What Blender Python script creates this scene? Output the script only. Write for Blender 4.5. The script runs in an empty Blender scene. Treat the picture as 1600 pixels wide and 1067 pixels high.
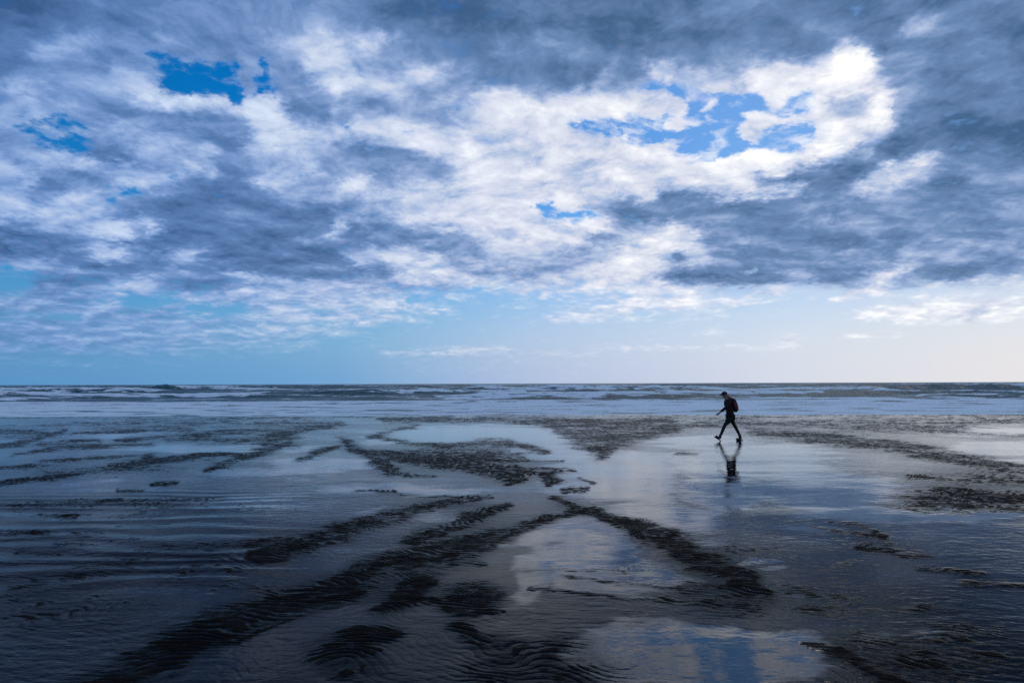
import bpy, bmesh, math, random
import numpy as np
from mathutils import Vector, Matrix, Quaternion

R = math.radians
random.seed(4)
rng = np.random.default_rng(11)
scene = bpy.context.scene
COL = scene.collection

# ------------------------------------------------------------------ camera
FPX = 1067.0                       # focal length in photograph pixels (24 mm lens)
CAM_H = 1.90
PITCH, ROLL = 3.52, 0.18
cam_data = bpy.data.cameras.new('camera')
cam_data.sensor_width = 36.0
cam_data.lens = FPX / 1600.0 * 36.0
cam_data.clip_start = 0.05
cam_data.clip_end = 60000.0
cam = bpy.data.objects.new('camera', cam_data)
COL.objects.link(cam)
CAM_M = Matrix.Rotation(R(90 + PITCH), 3, 'X') @ Matrix.Rotation(R(-ROLL), 3, 'Z')
cam.matrix_world = Matrix.Translation((0, 0, CAM_H)) @ CAM_M.to_4x4()
scene.camera = cam
CM = np.array(CAM_M)

def px_dir(px, py):
    """direction of the sight line through a pixel of the 1600x1067 photograph"""
    d = np.stack([(np.asarray(px, float) - 800.0), -(np.asarray(py, float) - 533.5), np.full(np.shape(px), -FPX)], -1)
    d /= np.linalg.norm(d, axis=-1, keepdims=True)
    return d @ CM.T

def to_px(x, y, z):
    v = np.stack([x, y, np.asarray(z) - CAM_H], -1) @ CM
    w = np.maximum(-v[..., 2], 1e-6)
    return 800.0 + FPX * v[..., 0] / w, 533.5 - FPX * v[..., 1] / w

def ground(px, py):
    d = px_dir(px, py)
    t = CAM_H / np.maximum(-d[..., 2], 1e-6)
    return d[..., 0] * t, d[..., 1] * t

# ------------------------------------------------------------------ sky
SUN_EL, SUN_AZ = 41.0, 27.0        # degrees above the horizon / to the right of the view (+Y)

# thickness and brightness of the cloud deck, laid out as fields over (azimuth, elevation)
CW, CH, CS = 216, 82, 8.0          # canvas covering x -64..1664, y -16..640 of the view
cxg, cyg = np.meshgrid(np.arange(CW) * CS - 64, np.arange(CH) * CS - 16)
base_L = np.array([
 [.36,.43,.50,.48,.54,.45,.37,.35,.39,.38,.35,.38,.41,.40,.38,.38],
 [.46,.58,.56,.55,.60,.68,.50,.41,.45,.41,.42,.46,.52,.46,.48,.40],
 [.58,.62,.68,.60,.60,.80,.66,.55,.48,.50,.55,.70,.90,.85,.48,.44],
 [.68,.58,.62,.75,.72,.66,.66,.72,.86,.90,.92,.90,.95,.80,.46,.40],
 [.62,.55,.55,.62,.75,.75,.85,.86,.93,.93,.93,.92,.85,.60,.42,.38],
 [.75,.58,.66,.52,.68,.58,.65,.93,.90,.92,.88,.75,.48,.60,.60,.50],
 [.75,.78,.52,.44,.54,.60,.74,.93,.93,.72,.46,.48,.50,.50,.50,.53],
 [.46,.58,.55,.45,.45,.46,.55,.82,.85,.70,.85,.56,.56,.58,.58,.60],
 [.58,.62,.58,.52,.50,.62,.80,.70,.68,.88,.75,.54,.60,.60,.60,.62],
 [.62,.64,.66,.70,.76,.80,.86,.88,.90,.94,.94,.90,.90,.90,.94,.94],
 [.62,.64,.66,.70,.76,.80,.84,.88,.90,.92,.94,.94,.94,.94,.94,.94],
 [.58,.60,.62,.66,.72,.78,.82,.86,.90,.92,.92,.92,.94,.94,.94,.94],
 [.58,.60,.62,.66,.72,.78,.82,.86,.90,.92,.92,.92,.94,.94,.94,.94]])
base_C = np.array([[1.0]*16]*8 + [
 [.90,.95,.95,1,1,1,1,1,1,1,1,1,1,1,1,1],
 [.84,.80,.72,.74,.84,.84,.35,.12,.20,.42,.50,.25,.05,.05,.05,.05],
 [.78,.78,.74,.62,.50,.18,.05,.05,.05,.08,.08,.05,.05,.05,.05,.05],
 [.26,.26,.20,.12,.08,.05,.22,.22,.20,.15,.10,.05,.05,.05,.05,.05],
 [.0]*16])

def bilerp(t, X, Y):
    fx = np.clip((X - 50) / 100.0, 0, 14.999); fy = np.clip((Y - 25) / 50.0, 0, t.shape[0] - 1.001)
    ix = fx.astype(int); iy = fy.astype(int); u = fx - ix; v = fy - iy
    u = u * u * (3 - 2 * u); v = v * v * (3 - 2 * v)
    return (t[iy, ix] * (1 - u) + t[iy, ix + 1] * u) * (1 - v) + (t[iy + 1, ix] * (1 - u) + t[iy + 1, ix + 1] * u) * v

FL = bilerp(base_L, cxg, cyg)
FC = bilerp(base_C, cxg, cyg)

def ell(F, x, y, rx, ry, ang, val, soft=.6, k=1.0):
    a = math.radians(ang); dx = cxg - x; dy = cyg - y
    u = (dx * math.cos(a) + dy * math.sin(a)) / rx; v = (-dx * math.sin(a) + dy * math.cos(a)) / ry
    m = np.clip((1 + soft * .5 - np.sqrt(u * u + v * v)) / soft, 0, 1); m = m * m * (3 - 2 * m) * k
    F += (val - F) * m

for f in [  # brightness of the cloud, drawn back to front
 (660,25,80,30,0,.33),(990,40,60,38,0,.32),(900,100,60,25,-10,.40),(1110,20,60,25,0,.36),(80,20,90,30,0,.36),
 (260,60,40,10,10,.62),(162,85,16,12,0,.78),(110,95,70,35,0,.62),(25,150,40,26,0,.70),(150,115,60,22,5,.58),
 (515,108,38,34,15,.93),(520,110,20,16,0,.99),(575,68,30,8,-20,.80),(480,75,40,14,-15,.72),(640,125,46,14,-20,.80),
 (480,168,50,24,0,.50),(560,160,40,26,0,.62),(745,165,80,18,-12,.86),(680,185,60,12,0,.70),
 (315,162,40,13,14,.93),(240,155,36,14,0,.86),(200,125,34,16,20,.76),(330,200,70,24,5,.56),(408,185,30,40,10,.93),(412,205,20,24,0,.98),
 (210,200,50,12,5,.68),(158,238,40,22,10,.46),(150,200,30,8,0,.70),(110,245,60,8,20,.80),(30,262,40,18,10,.76),(85,285,44,16,-25,.50),
 (205,272,42,13,10,.82),(245,226,46,18,-10,.70),(300,245,40,12,-12,.74),(330,280,60,18,-10,.46),(326,270,10,6,0,.85),
 (610,203,75,13,8,.93),(480,205,60,9,0,.84),(728,222,30,14,0,.97),(700,235,60,16,15,.85),(590,238,70,18,5,.52),(640,262,80,18,8,.58),(690,262,50,14,10,.62),
 (465,255,34,20,-35,.88),(430,285,30,14,-20,.82),(555,285,38,14,-10,.86),(620,300,60,12,5,.84),
 (850,165,110,18,-5,.95),(790,245,90,30,0,.95),(930,252,66,9,-12,.76),(890,292,60,7,-8,.80),(1010,275,60,14,10,.93),(880,240,50,10,-8,.98),
 (950,120,34,10,-55,.70),(860,130,50,12,-20,.56),(1040,112,30,14,0,.88),(1120,120,60,12,0,.74),(1200,120,40,18,0,.96),
 (1240,132,60,26,0,.99),(1330,112,44,38,-20,1.05),(1270,105,26,11,10,.76),(1330,162,38,15,-12,.70),(1384,165,15,30,25,.98),(1345,192,60,10,-8,1.0),
 (1310,222,60,16,-35,.99),(1370,215,30,16,-30,.80),(1160,258,80,20,-8,1.0),(1230,262,40,16,-15,.96),(1130,285,50,14,0,.92),
 (1288,274,90,22,-16,.36),(1180,300,60,12,-15,.46),(1410,275,80,15,-14,.80),(1390,268,44,7,-14,.90),(1500,190,120,30,-14,.36),(1420,238,60,16,-8,.36),
 (1590,215,50,40,0,.34),(1540,255,80,16,-8,.46),(1472,290,50,9,-15,.38),(1435,45,46,16,-28,.66),(1390,60,18,28,20,.34),(1530,100,80,40,0,.43),(1420,120,30,50,0,.56),
 (1080,318,150,18,-6,.42),(955,345,50,12,-5,.46),(1210,300,60,8,-8,.80),(1150,302,40,6,-5,.86),(1010,308,12,7,0,.85),(880,312,60,10,0,.93),
 (1240,325,110,8,-8,.55),(1150,335,120,10,-4,.44),(1290,350,120,9,-6,.50),(1400,330,120,12,-6,.58),(1520,320,100,16,-4,.50),(1340,375,150,10,-4,.46),
 (1500,360,120,10,-4,.52),(1480,392,150,9,-3,.62),(1250,392,90,9,-4,.47),(1200,362,80,9,-4,.44),
 (870,350,90,26,-5,.95),(840,385,60,8,-3,.72),(870,410,60,10,-5,.62),(930,372,40,8,-15,.60),(1010,398,52,26,-15,.96),(1065,378,40,7,-12,.95),(1045,366,26,7,-10,.93),
 (1058,402,17,6,-15,.42),(1110,432,85,14,0,.34),(1180,438,50,8,0,.38),(1308,431,50,11,0,.37),(1230,415,60,10,0,.52),
 (1400,424,44,8,-14,.94),(1418,437,32,12,-12,.34),(1505,424,85,10,-3,.36),(1570,405,50,9,-3,.46),(1350,455,34,6,-12,1.0),(1500,436,100,3,-3,.9),
 (320,335,110,32,5,.41),(440,350,90,26,4,.44),(430,398,140,20,3,.39),(520,418,90,14,4,.42),(520,375,90,14,3,.48),(690,378,80,17,4,.53),(720,395,50,9,6,.56),
 (600,402,66,15,4,.74),(655,405,40,12,10,.90),(565,417,18,5,0,.84),(525,356,13,9,-30,.90),(610,330,60,14,5,.70),(470,310,40,14,0,.64),(700,345,80,9,0,.92),
 (780,432,60,7,0,.54),(800,405,44,8,0,.72),(730,445,80,9,0,.80),
 (170,355,44,18,12,.86),(100,335,70,20,5,.76),(25,342,30,10,0,.78),(238,336,17,6,-5,.95),(246,356,15,8,-25,.94),(222,350,14,9,0,.42),(200,342,40,8,20,.60),
 (60,395,100,15,6,.36),(160,416,70,9,6,.40),(10,360,40,16,0,.40),(236,378,60,9,0,.41),(178,397,40,13,8,.84),(280,402,60,11,-6,.68),(230,415,60,8,0,.45),(30,375,30,5,5,.68),
 (60,412,50,10,5,.60),(105,447,56,11,-5,.46),(150,428,60,6,4,.66),(60,430,30,8,0,.66),(180,460,40,12,0,.74),(210,442,40,5,0,.74),(375,430,24,8,10,.90),(380,452,50,7,0,.80),(320,446,60,10,4,.48),
 (470,448,60,9,4,.74),(600,450,60,6,3,.60),(690,450,50,6,0,.62),
 (1500,487,160,20,-2,1.0),(1522,492,20,5,-5,.62),(1455,497,18,3,0,.80),(1560,478,40,4,-5,.82),
]: ell(FL, *f)

for f in [  # clear gaps in the deck (0) and separate low clouds (1)
 (285,110,52,20,18,0),(228,84,14,9,10,0),(335,125,26,18,10,0),(262,136,20,10,-20,.1),(290,135,26,18,0,0),(365,150,13,15,0,0),(250,112,20,8,0,.35),(358,125,8,8,0,.2),
 (415,108,14,11,0,0),(415,134,16,13,0,0),(75,202,50,17,14,0),(112,225,26,16,15,0),(100,180,22,9,0,0),(135,184,14,6,0,.3),
 (268,273,16,8,-25,.05),(185,297,32,6,0,.05),(10,438,34,18,0,-.3),(232,470,44,10,0,0),(340,484,50,7,0,0),(160,470,10,5,0,.2),(60,497,80,4,2,.1),
 (545,201,9,4,0,.3),(630,204,14,5,0,.25),
 (1025,141,18,6,0,0),(1085,146,42,15,10,-.1),(1130,168,62,20,10,-.1),(1005,203,68,13,4,-.1),(925,190,32,12,10,.0),(1075,178,40,12,-10,0),(1125,224,58,26,0,-.3),(1075,235,20,14,0,0),
 (1238,225,52,24,-5,-.2),(1250,167,34,11,-18,-.1),(1170,160,26,14,0,0),(1190,222,18,16,0,.1),
 (1030,165,56,14,5,1),(960,168,60,14,0,1),(1058,196,18,10,-30,1),(1100,200,34,5,0,.72),(1175,200,28,20,-15,1),(1115,170,8,22,20,.62),(1000,205,10,5,0,.8),(925,200,14,5,-20,.75),(1210,190,40,9,5,1),
 (1150,262,90,17,-10,1),(1260,248,40,13,-25,1),(857,318,15,8,0,0),(900,333,44,9,5,0),(1290,210,20,14,0,.9),
 (930,490,90,7,-7,.72),(1060,475,110,9,-2,.78),(850,500,30,3,0,.5),(1120,482,40,5,0,.6),(1190,467,44,4,0,.66),
 (770,465,60,6,0,.45),(640,480,40,5,0,.7),(560,497,100,7,0,.85),(500,470,120,10,0,.85),(485,484,60,3,0,.2),(470,518,95,5,2,.74),(430,533,50,3,0,.5),(700,500,26,4,0,.58),(720,502,40,2,0,.5),
 (1500,486,155,18,-2,1),(1395,495,50,6,-4,.9),(1345,456,44,6,-12,1),(1390,462,20,3,0,.5),(1230,531,30,6,0,.78),(1348,527,30,4,0,.74),(1405,526,24,4,0,.7),(1470,525,14,3,0,.6),(1590,519,14,2,0,.6),
 (1210,545,40,3,0,.6),(1108,518,38,3,0,.75),(915,516,22,2,0,.6),(985,508,16,2,0,.5),(1090,543,160,4,0,.62),(950,549,120,3,0,.45),(650,551,60,6,0,.62),(740,549,70,9,0,.68),(830,553,90,6,0,.5),
]: ell(FC, f[0], f[1], f[2] * (1.15 if f[5] < .45 else 1), f[3] * (1.2 if f[5] < .45 else 1), f[4], f[5] + (.05 if f[5] < .3 else 0), soft=(1.0 if f[5] < .45 and f[1] < 400 else .6))

hi = np.clip(FL - .78, 0, 1); FL -= hi * .38 * np.clip((1150 - cxg) / 250, 0, 1)
FL += np.clip(.6 - FL, 0, .3) * .26

def blur(F, n=1):
    for _ in range(n):
        P = np.pad(F, 1, mode='edge')
        F = (P[:-2, 1:-1] + 2 * P[1:-1, 1:-1] + P[2:, 1:-1]) / 4
        P = np.pad(F, 1, mode='edge')
        F = (P[1:-1, :-2] + 2 * P[1:-1, 1:-1] + P[1:-1, 2:]) / 4
    return F

NROW, RPOW = 54, 1.35                             # rows of sky up to 32 degrees, closer together near the horizon
AZ0, AZ1, NR, NS = -38.4, 38.4, 4, 32             # four ramps of 32 stops a row
azs = np.linspace(AZ0, AZ1, NR * (NS - 1) + 1)
els = 32.0 * (np.arange(NROW) / (NROW - 1)) ** RPOW
AZ, EL = np.meshgrid(np.radians(azs), np.radians(els))
gx, gy = to_px(np.sin(AZ) * np.cos(EL) * 1e4, np.cos(AZ) * np.cos(EL) * 1e4, np.sin(EL) * 1e4 + CAM_H)
def canvas_at(F, X, Y):
    fx = np.clip((X + 64) / CS, 0, CW - 1.001); fy = np.clip((Y + 16) / CS, 0, CH - 1.001)
    ix = fx.astype(int); iy = fy.astype(int); u = fx - ix; v = fy - iy
    return (F[iy, ix] * (1 - u) + F[iy, ix + 1] * u) * (1 - v) + (F[iy + 1, ix] * (1 - u) + F[iy + 1, ix + 1] * u) * v
GL = canvas_at(FL, gx, gy); GC = canvas_at(FC, gx, gy)
# above 32 degrees the deck goes on to the zenith: broken grey cloud, cover thinned so the wet sand reflects more blue
xs = np.linspace(0, 1, azs.size)
for j in range(5):
    sm = sum(np.sin(2 * np.pi * (xs * q + rng.random())) / q for q in (1, 2, 3, 5, 8)) * .10
    GL = np.vstack([GL, np.clip(.43 + sm, .3, .8)[None]])
    GC = np.vstack([GC, np.clip(.82 + sm * .9, .3, 1)[None]])

els_all = list(els) + [42, 52, 64, 76, 90]
world = bpy.data.worlds.new('World')
world.use_nodes = True
NT = world.node_tree
NT.nodes.clear()

class G:
    """small helper that writes shader maths as nodes"""
    def __init__(s, nt): s.nt = nt
    def node(s, t, **kw):
        n = s.nt.nodes.new(t)
        for k, v in kw.items(): setattr(n, k, v)
        return n
    def put(s, sock, v):
        if isinstance(v, bpy.types.NodeSocket): s.nt.links.new(v, sock)
        elif v is not None: sock.default_value = v
    def m(s, op, a, b=None, c=None, clamp=False):
        n = s.node('ShaderNodeMath', operation=op, use_clamp=clamp)
        s.put(n.inputs[0], a); s.put(n.inputs[1], b)
        if c is not None: s.put(n.inputs[2], c)
        return n.outputs[0]
    def vm(s, op, a, b=None, scale=None):
        n = s.node('ShaderNodeVectorMath', operation=op)
        s.put(n.inputs[0], a)
        if b is not None: s.put(n.inputs[1], b)
        if scale is not None: s.put(n.inputs['Scale'], scale)
        return n.outputs[1] if op in ('LENGTH', 'DOT_PRODUCT', 'DISTANCE') else n.outputs[0]
    def mix(s, f, a, b, blend='MIX'):
        n = s.node('ShaderNodeMix', data_type='RGBA', blend_type=blend)
        s.put(n.inputs[0], f); s.put(n.inputs[6], a); s.put(n.inputs[7], b)
        return n.outputs[2]
    def sep(s, v):
        n = s.node('ShaderNodeSeparateXYZ'); s.put(n.inputs[0], v); return n.outputs
    def comb(s, x, y, z):
        n = s.node('ShaderNodeCombineXYZ')
        for i, v in enumerate((x, y, z)): s.put(n.inputs[i], v)
        return n.outputs[0]
    def noise(s, v, scale, detail=4, rough=.5, lac=2.0, dist=0.0, col=False, typ='FBM'):
        n = s.node('ShaderNodeTexNoise', noise_dimensions='3D', noise_type=typ)
        if typ == 'FBM': n.normalize = True
        s.put(n.inputs['Vector'], v)
        for k, q in (('Scale', scale), ('Detail', detail), ('Roughness', rough), ('Lacunarity', lac), ('Distortion', dist)): s.put(n.inputs[k], q)
        return n.outputs['Color' if col else 'Fac']
    def rng(s, v, a, b, c=0., d=1., typ='SMOOTHSTEP'):
        n = s.node('ShaderNodeMapRange', interpolation_type=typ)
        for i, q in enumerate((v, a, b, c, d)): s.put(n.inputs[i], q)
        return n.outputs[0]
    def ramp(s, f, stops, interp='LINEAR'):
        n = s.node('ShaderNodeValToRGB'); cr = n.color_ramp; cr.interpolation = interp
        while len(cr.elements) < len(stops): cr.elements.new(.5)
        for e, (p, c) in zip(cr.elements, stops): e.position = p; e.color = c
        s.put(n.inputs[0], f)
        return n.outputs[0]

def srgb(r, g, b, k=1.0):
    f = lambda c: (c / 255 / 12.92) if c / 255 <= .04045 else ((c / 255 + .055) / 1.055) ** 2.4
    return (f(r) * k, f(g) * k, f(b) * k, 1.0)

g = G(NT)
dirv = g.vm('NORMALIZE', g.node('ShaderNodeTexCoord').outputs['Generated'])
dx, dy, dz = g.sep(dirv)
az = g.m('MULTIPLY', g.m('ARCTAN2', dx, dy), 180 / math.pi)
zc = g.m('MAXIMUM', dz, 0.0)
el = g.m('MULTIPLY', g.m('ARCSINE', zc), 180 / math.pi)
# the cloud deck seen in perspective: coordinates on a high flat layer
inv = g.m('DIVIDE', 1.0, g.m('ADD', zc, 0.23))
P = g.comb(g.m('MULTIPLY', dx, inv), g.m('MULTIPLY', dy, inv), 0.0)
P = g.vm('ADD', P, (3.7, 1.3, 0.0))
Pz = g.vm('ADD', P, (0, 0, 5.2))
wv = g.sep(g.noise(Pz, 2.6, 5, .60, col=True))
w2 = g.sep(g.noise(Pz, 11.0, 4, .62, col=True))
w3 = g.sep(g.noise(Pz, 38.0, 3, .6, col=True))
amp = g.rng(el, 0.0, 14.0, .25, 1.0)
flat = g.m('MULTIPLY', amp, g.rng(el, 2.0, 9.0, .35, 1.0))
waz = g.m('ADD', g.m('MULTIPLY', g.m('SUBTRACT', wv[0], .5), 3.0), g.m('MULTIPLY', g.m('SUBTRACT', w2[0], .5), 2.6))
wel = g.m('ADD', g.m('MULTIPLY', g.m('SUBTRACT', wv[1], .5), 1.6), g.m('MULTIPLY', g.m('SUBTRACT', w2[1], .5), 1.8))
waz = g.m('ADD', waz, g.m('MULTIPLY', g.m('SUBTRACT', w3[0], .5), 1.5))
wel = g.m('ADD', wel, g.m('MULTIPLY', g.m('SUBTRACT', w3[1], .5), 1.1))
az_w = g.m('ADD', az, g.m('MULTIPLY', waz, amp))
el_w = g.m('ADD', el, g.m('MULTIPLY', wel, flat))
fold = g.m('ADD', g.m('PINGPONG', g.m('ADD', az_w, 38.4), 76.8), -38.4)      # the same weather goes on all round
u = g.m('DIVIDE', g.m('ADD', fold, 38.4), 76.8)
t = g.m('ADD', g.m('MINIMUM', g.m('MULTIPLY', g.m('POWER', g.m('DIVIDE', g.m('MAXIMUM', el_w, 0.0), 32.0), 1 / RPOW), NROW - 1.0), NROW - 1.0), g.m('DIVIDE', g.m('MAXIMUM', g.m('SUBTRACT', el_w, 32.0), 0.0), 11.6))
ui = [g.m('SUBTRACT', g.m('MULTIPLY', u, float(NR)), float(i), clamp=True) for i in range(NR)]
sw = [g.m('GREATER_THAN', u, i / NR) for i in range(1, NR)]
acc = None
for j in range(GL.shape[0]):                       # one small node group per row of sky
    grp = bpy.data.node_groups.new('sky_row', 'ShaderNodeTree')
    for nm in ['A'] * NR + ['S'] * (NR - 1): grp.interface.new_socket(nm, in_out='INPUT', socket_type='NodeSocketFloat')
    grp.interface.new_socket('Out', in_out='OUTPUT', socket_type='NodeSocketColor')
    q_ = G(grp)
    gi = q_.node('NodeGroupInput'); go = q_.node('NodeGroupOutput')
    c = None
    for i in range(NR):
        st = []
        for k in range(NS):
            q = i * (NS - 1) + k
            st.append((k / (NS - 1), (float(np.clip(GC[j, q] * (1.12 if els_all[j] > 9 else 1.0) * .5 + .25, 0, 1)), float(GL[j, q]), 0, 1)))
        r = q_.ramp(gi.outputs[i], st)
        c = r if i == 0 else q_.mix(gi.outputs[NR - 1 + i], c, r)
    grp.links.new(c, go.inputs[0])
    gn = g.node('ShaderNodeGroup'); gn.node_tree = grp
    for i, v in enumerate(ui + sw): NT.links.new(v, gn.inputs[i])
    acc = gn.outputs[0] if acc is None else g.mix(g.m('SUBTRACT', t, float(j - 1), clamp=True), acc, gn.outputs[0])
fc, fl, _ = g.sep(acc)
cover = g.m('MULTIPLY', g.m('SUBTRACT', fc, .25), 2.0)
# billows: fractal relief, lit from the sun's side
Pb = g.vm('ADD', P, g.vm('SCALE', g.comb(g.m('SUBTRACT', wv[0], .5), g.m('SUBTRACT', wv[1], .5), 0.0), scale=.20))
sunoff = (0.022, -0.060, 0.0)
nb0 = g.noise(Pb, 6.5, 10, .60)
nb1 = g.noise(g.vm('ADD', Pb, sunoff), 6.5, 6, .60)
nf0 = g.noise(Pb, 17.0, 7, .55)
nf1 = g.noise(g.vm('ADD', Pb, (0.009, -0.022, 0.0)), 17.0, 4, .6)
relief = g.m('SUBTRACT', nb0, nb1)
bill = g.m('SUBTRACT', nb0, .5)
fine = g.m('SUBTRACT', nf0, .5)
vb = g.node('ShaderNodeTexVoronoi', voronoi_dimensions='2D', feature='F1', normalize=True)
for k_, v_ in (('Scale', 9.0), ('Detail', 3.0), ('Roughness', .55), ('Lacunarity', 2.1)): vb.inputs[k_].default_value = v_
Pv = g.vm('ADD', Pb, g.vm('SCALE', g.comb(g.m('SUBTRACT', w2[0], .5), g.m('SUBTRACT', w2[1], .5), 0.0), scale=.10))
NT.links.new(Pv, vb.inputs['Vector'])
puff = g.m('SUBTRACT', .38, vb.outputs['Distance'])
cn = g.m('ADD', g.m('MULTIPLY', bill, 1.5), g.m('MULTIPLY', fine, 1.7))
namp = g.rng(el, 1.0, 11.0, .32, 1.0)
cn = g.m('ADD', cn, g.m('MULTIPLY', puff, .7))
cov = g.m('ADD', cover, g.m('MULTIPLY', cn, namp))
alpha = g.rng(cov, .14, 1.0, 0., 1.)
veil = g.m('MULTIPLY', g.rng(g.m('ADD', nb0, g.m('MULTIPLY', fine, 1.2)), .46, .74, 0., .55), g.rng(el, 4., 12., 0., 1.))
alpha = g.m('MAXIMUM', alpha, veil)
lum = g.m('ADD', fl, g.m('MULTIPLY', relief, .42))
lum = g.m('ADD', lum, g.m('MULTIPLY', g.m('SUBTRACT', nf0, nf1), .12))
lum = g.m('ADD', lum, g.m('MULTIPLY', puff, g.rng(fl, .40, .85, .12, .46)))
lum = g.m('ADD', lum, g.m('SUBTRACT', g.m('MULTIPLY', bill, .34), .045))
lum = g.m('ADD', lum, g.m('MULTIPLY', fine, .12))
# thin cloud near a gap lets the light through
rim = g.m('MULTIPLY', g.rng(cov, .95, .5, 0., 1.), g.rng(el, 4., 12., 0., .08))
lum = g.m('ADD', lum, rim)
ccol = g.ramp(g.m('DIVIDE', lum, 1.25), [(p_ / 1.25, c_) for p_, c_ in [
    (0.00, srgb(44, 74, 108)), (0.30, srgb(70, 102, 142)), (.40, srgb(94, 124, 166)), (.50, srgb(110, 141, 185)), (.60, srgb(140, 165, 206)),
    (.72, srgb(178, 195, 226)), (.84, srgb(214, 220, 236)), (.96, srgb(236, 239, 249)), (1.07, srgb(255, 255, 255, 1.03)), (1.25, srgb(255, 255, 255, 1.3))]])
sidet = g.rng(az, -38.0, 12.0, 0., 1.)
ccol = g.mix(1.0, ccol, g.mix(sidet, (.70, .83, .98, 1), (1, 1, 1, 1)), 'MULTIPLY')
sky = g.node('ShaderNodeTexSky', sky_type='NISHITA')
sky.sun_disc = False
sky.sun_elevation = R(SUN_EL)
sky.sun_rotation = R(SUN_AZ)
sky.altitude = 0; sky.air_density = 1.0; sky.dust_density = 0.2; sky.ozone_density = 4.0
SKY_K = 0.10
clear = g.vm('SCALE', sky.outputs[0], scale=SKY_K)
hs = g.node('ShaderNodeHueSaturation'); hs.inputs['Saturation'].default_value = 1.7; hs.inputs['Value'].default_value = 1.0
NT.links.new(clear, hs.inputs['Color'])
clear = g.mix(g.rng(az, -8., 24., 0., .36), hs.outputs[0], srgb(176, 206, 240))
# sea haze along the horizon, paler and warmer on the sun's side
hz = g.ramp(g.m('DIVIDE', g.m('ADD', az, 60.0), 120.0), [
    (0.0, srgb(84, 142, 194)), (.21, srgb(104, 160, 208)), (.38, srgb(120, 172, 216)), (.52, srgb(176, 196, 226)), (.68, srgb(212, 222, 234)), (.80, srgb(230, 231, 232)), (1.0, srgb(232, 231, 230))])
hf = g.m('POWER', 2.718, g.m('MULTIPLY', g.m('POWER', g.m('DIVIDE', el, 10.0), 1.7), -1.0))
clear = g.mix(g.m('MULTIPLY', hf, .97), clear, hz)
clear = g.mix(1.0, clear, g.mix(g.rng(az, -34., 6., 0., 1.), (.68, .84, .92, 1), (1, .97, 1, 1)), 'MULTIPLY')
low = g.rng(el, 1.5, 9.0, .80, 1.0)
skycol = g.mix(g.m('MULTIPLY', alpha, low), clear, ccol)
# sky colour goes to the background at even strength all round
bg = g.node('ShaderNodeBackground')
NT.links.new(skycol, bg.inputs[0])
bg.inputs[1].default_value = 1.0
out = g.node('ShaderNodeOutputWorld')
NT.links.new(bg.outputs[0], out.inputs[0])
scene.world = world
world.cycles.sampling_method = 'MANUAL'
world.cycles.sample_map_resolution = 512

# ------------------------------------------------------------------ sun (behind thin cloud) and exposure
sd = bpy.data.lights.new('sun', 'SUN')
sd.energy = 0.5
sd.angle = R(20.0)
sd.color = (1.0, .95, .88)
sun = bpy.data.objects.new('sun', sd)
COL.objects.link(sun)
sdir = Vector((math.sin(R(SUN_AZ)) * math.cos(R(SUN_EL)), math.cos(R(SUN_AZ)) * math.cos(R(SUN_EL)), math.sin(R(SUN_EL))))
sun.rotation_euler = sdir.to_track_quat('Z', 'Y').to_euler()
sun.location = (6, 10, 30)
scene.view_settings.view_transform = 'Standard'
scene.view_settings.look = 'None'
scene.view_settings.exposure = 0.0
scene.view_settings.gamma = 1.0
scene.view_settings.use_curve_mapping = False
scene.cycles.use_denoising = False
scene.cycles.max_bounces = 6
scene.cycles.glossy_bounces = 4
scene.cycles.transparent_max_bounces = 8
scene.cycles.sample_clamp_indirect = 4.0

# ------------------------------------------------------------------ helpers for meshes
def mesh_obj(name, V, F, mat=None, parent=None, smooth=True, kind=None, label=None, cat=None, group=None):
    me = bpy.data.meshes.new(name)
    if isinstance(F, np.ndarray):
        V = np.asarray(V, np.float32)
        me.vertices.add(len(V)); me.vertices.foreach_set('co', V.ravel())
        me.loops.add(F.size); me.loops.foreach_set('vertex_index', F.astype(np.int32).ravel())
        me.polygons.add(len(F))
        me.polygons.foreach_set('loop_start', np.arange(0, F.size, F.shape[1], dtype=np.int32))
        me.polygons.foreach_set('loop_total', np.full(len(F), F.shape[1], np.int32))
        me.update(calc_edges=True)
    else:
        me.from_pydata([tuple(v) for v in V], [], F)
    if smooth: me.polygons.foreach_set('use_smooth', np.ones(len(me.polygons), bool))
    if mat: me.materials.append(mat)
    o = bpy.data.objects.new(name, me)
    COL.objects.link(o)
    if parent: o.parent = parent
    for k, v in (('kind', kind), ('label', label), ('category', cat), ('group', group)):
        if v: o[k] = v
    return o

def set_attr(o, name, vals):
    a = o.data.attributes.new(name, 'FLOAT', 'POINT')
    a.data.foreach_set('value', np.asarray(vals, np.float32).ravel())

_perm = np.random.default_rng(5).permutation(1024).astype(np.int64)
_val = np.random.default_rng(6).random(1024)
def vnoise(x, y, seed=0):
    x = x + seed * 17.31; y = y + seed * 5.77
    xi = np.floor(x).astype(np.int64); yi = np.floor(y).astype(np.int64)
    u = x - xi; v = y - yi
    u = u * u * u * (u * (u * 6 - 15) + 10); v = v * v * v * (v * (v * 6 - 15) + 10)
    h = lambda a, b: _val[_perm[(_perm[a & 1023] + b) & 1023]]
    return (h(xi, yi) * (1 - u) + h(xi + 1, yi) * u) * (1 - v) + (h(xi, yi + 1) * (1 - u) + h(xi + 1, yi + 1) * u) * v
def fbm(x, y, seed=0, o=4, gain=.5):
    s = 0; a = 1; t = 0
    for i in range(o):
        s = s + a * vnoise(x, y, seed + i * 3); t += a; a *= gain
        x, y = (x * .8 - y * .6) * 2.03, (x * .6 + y * .8) * 2.03
    return s / t
def sstep(a, b, x):
    t_ = np.clip((x - a) / (b - a), 0, 1); return t_ * t_ * (3 - 2 * t_)

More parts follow.
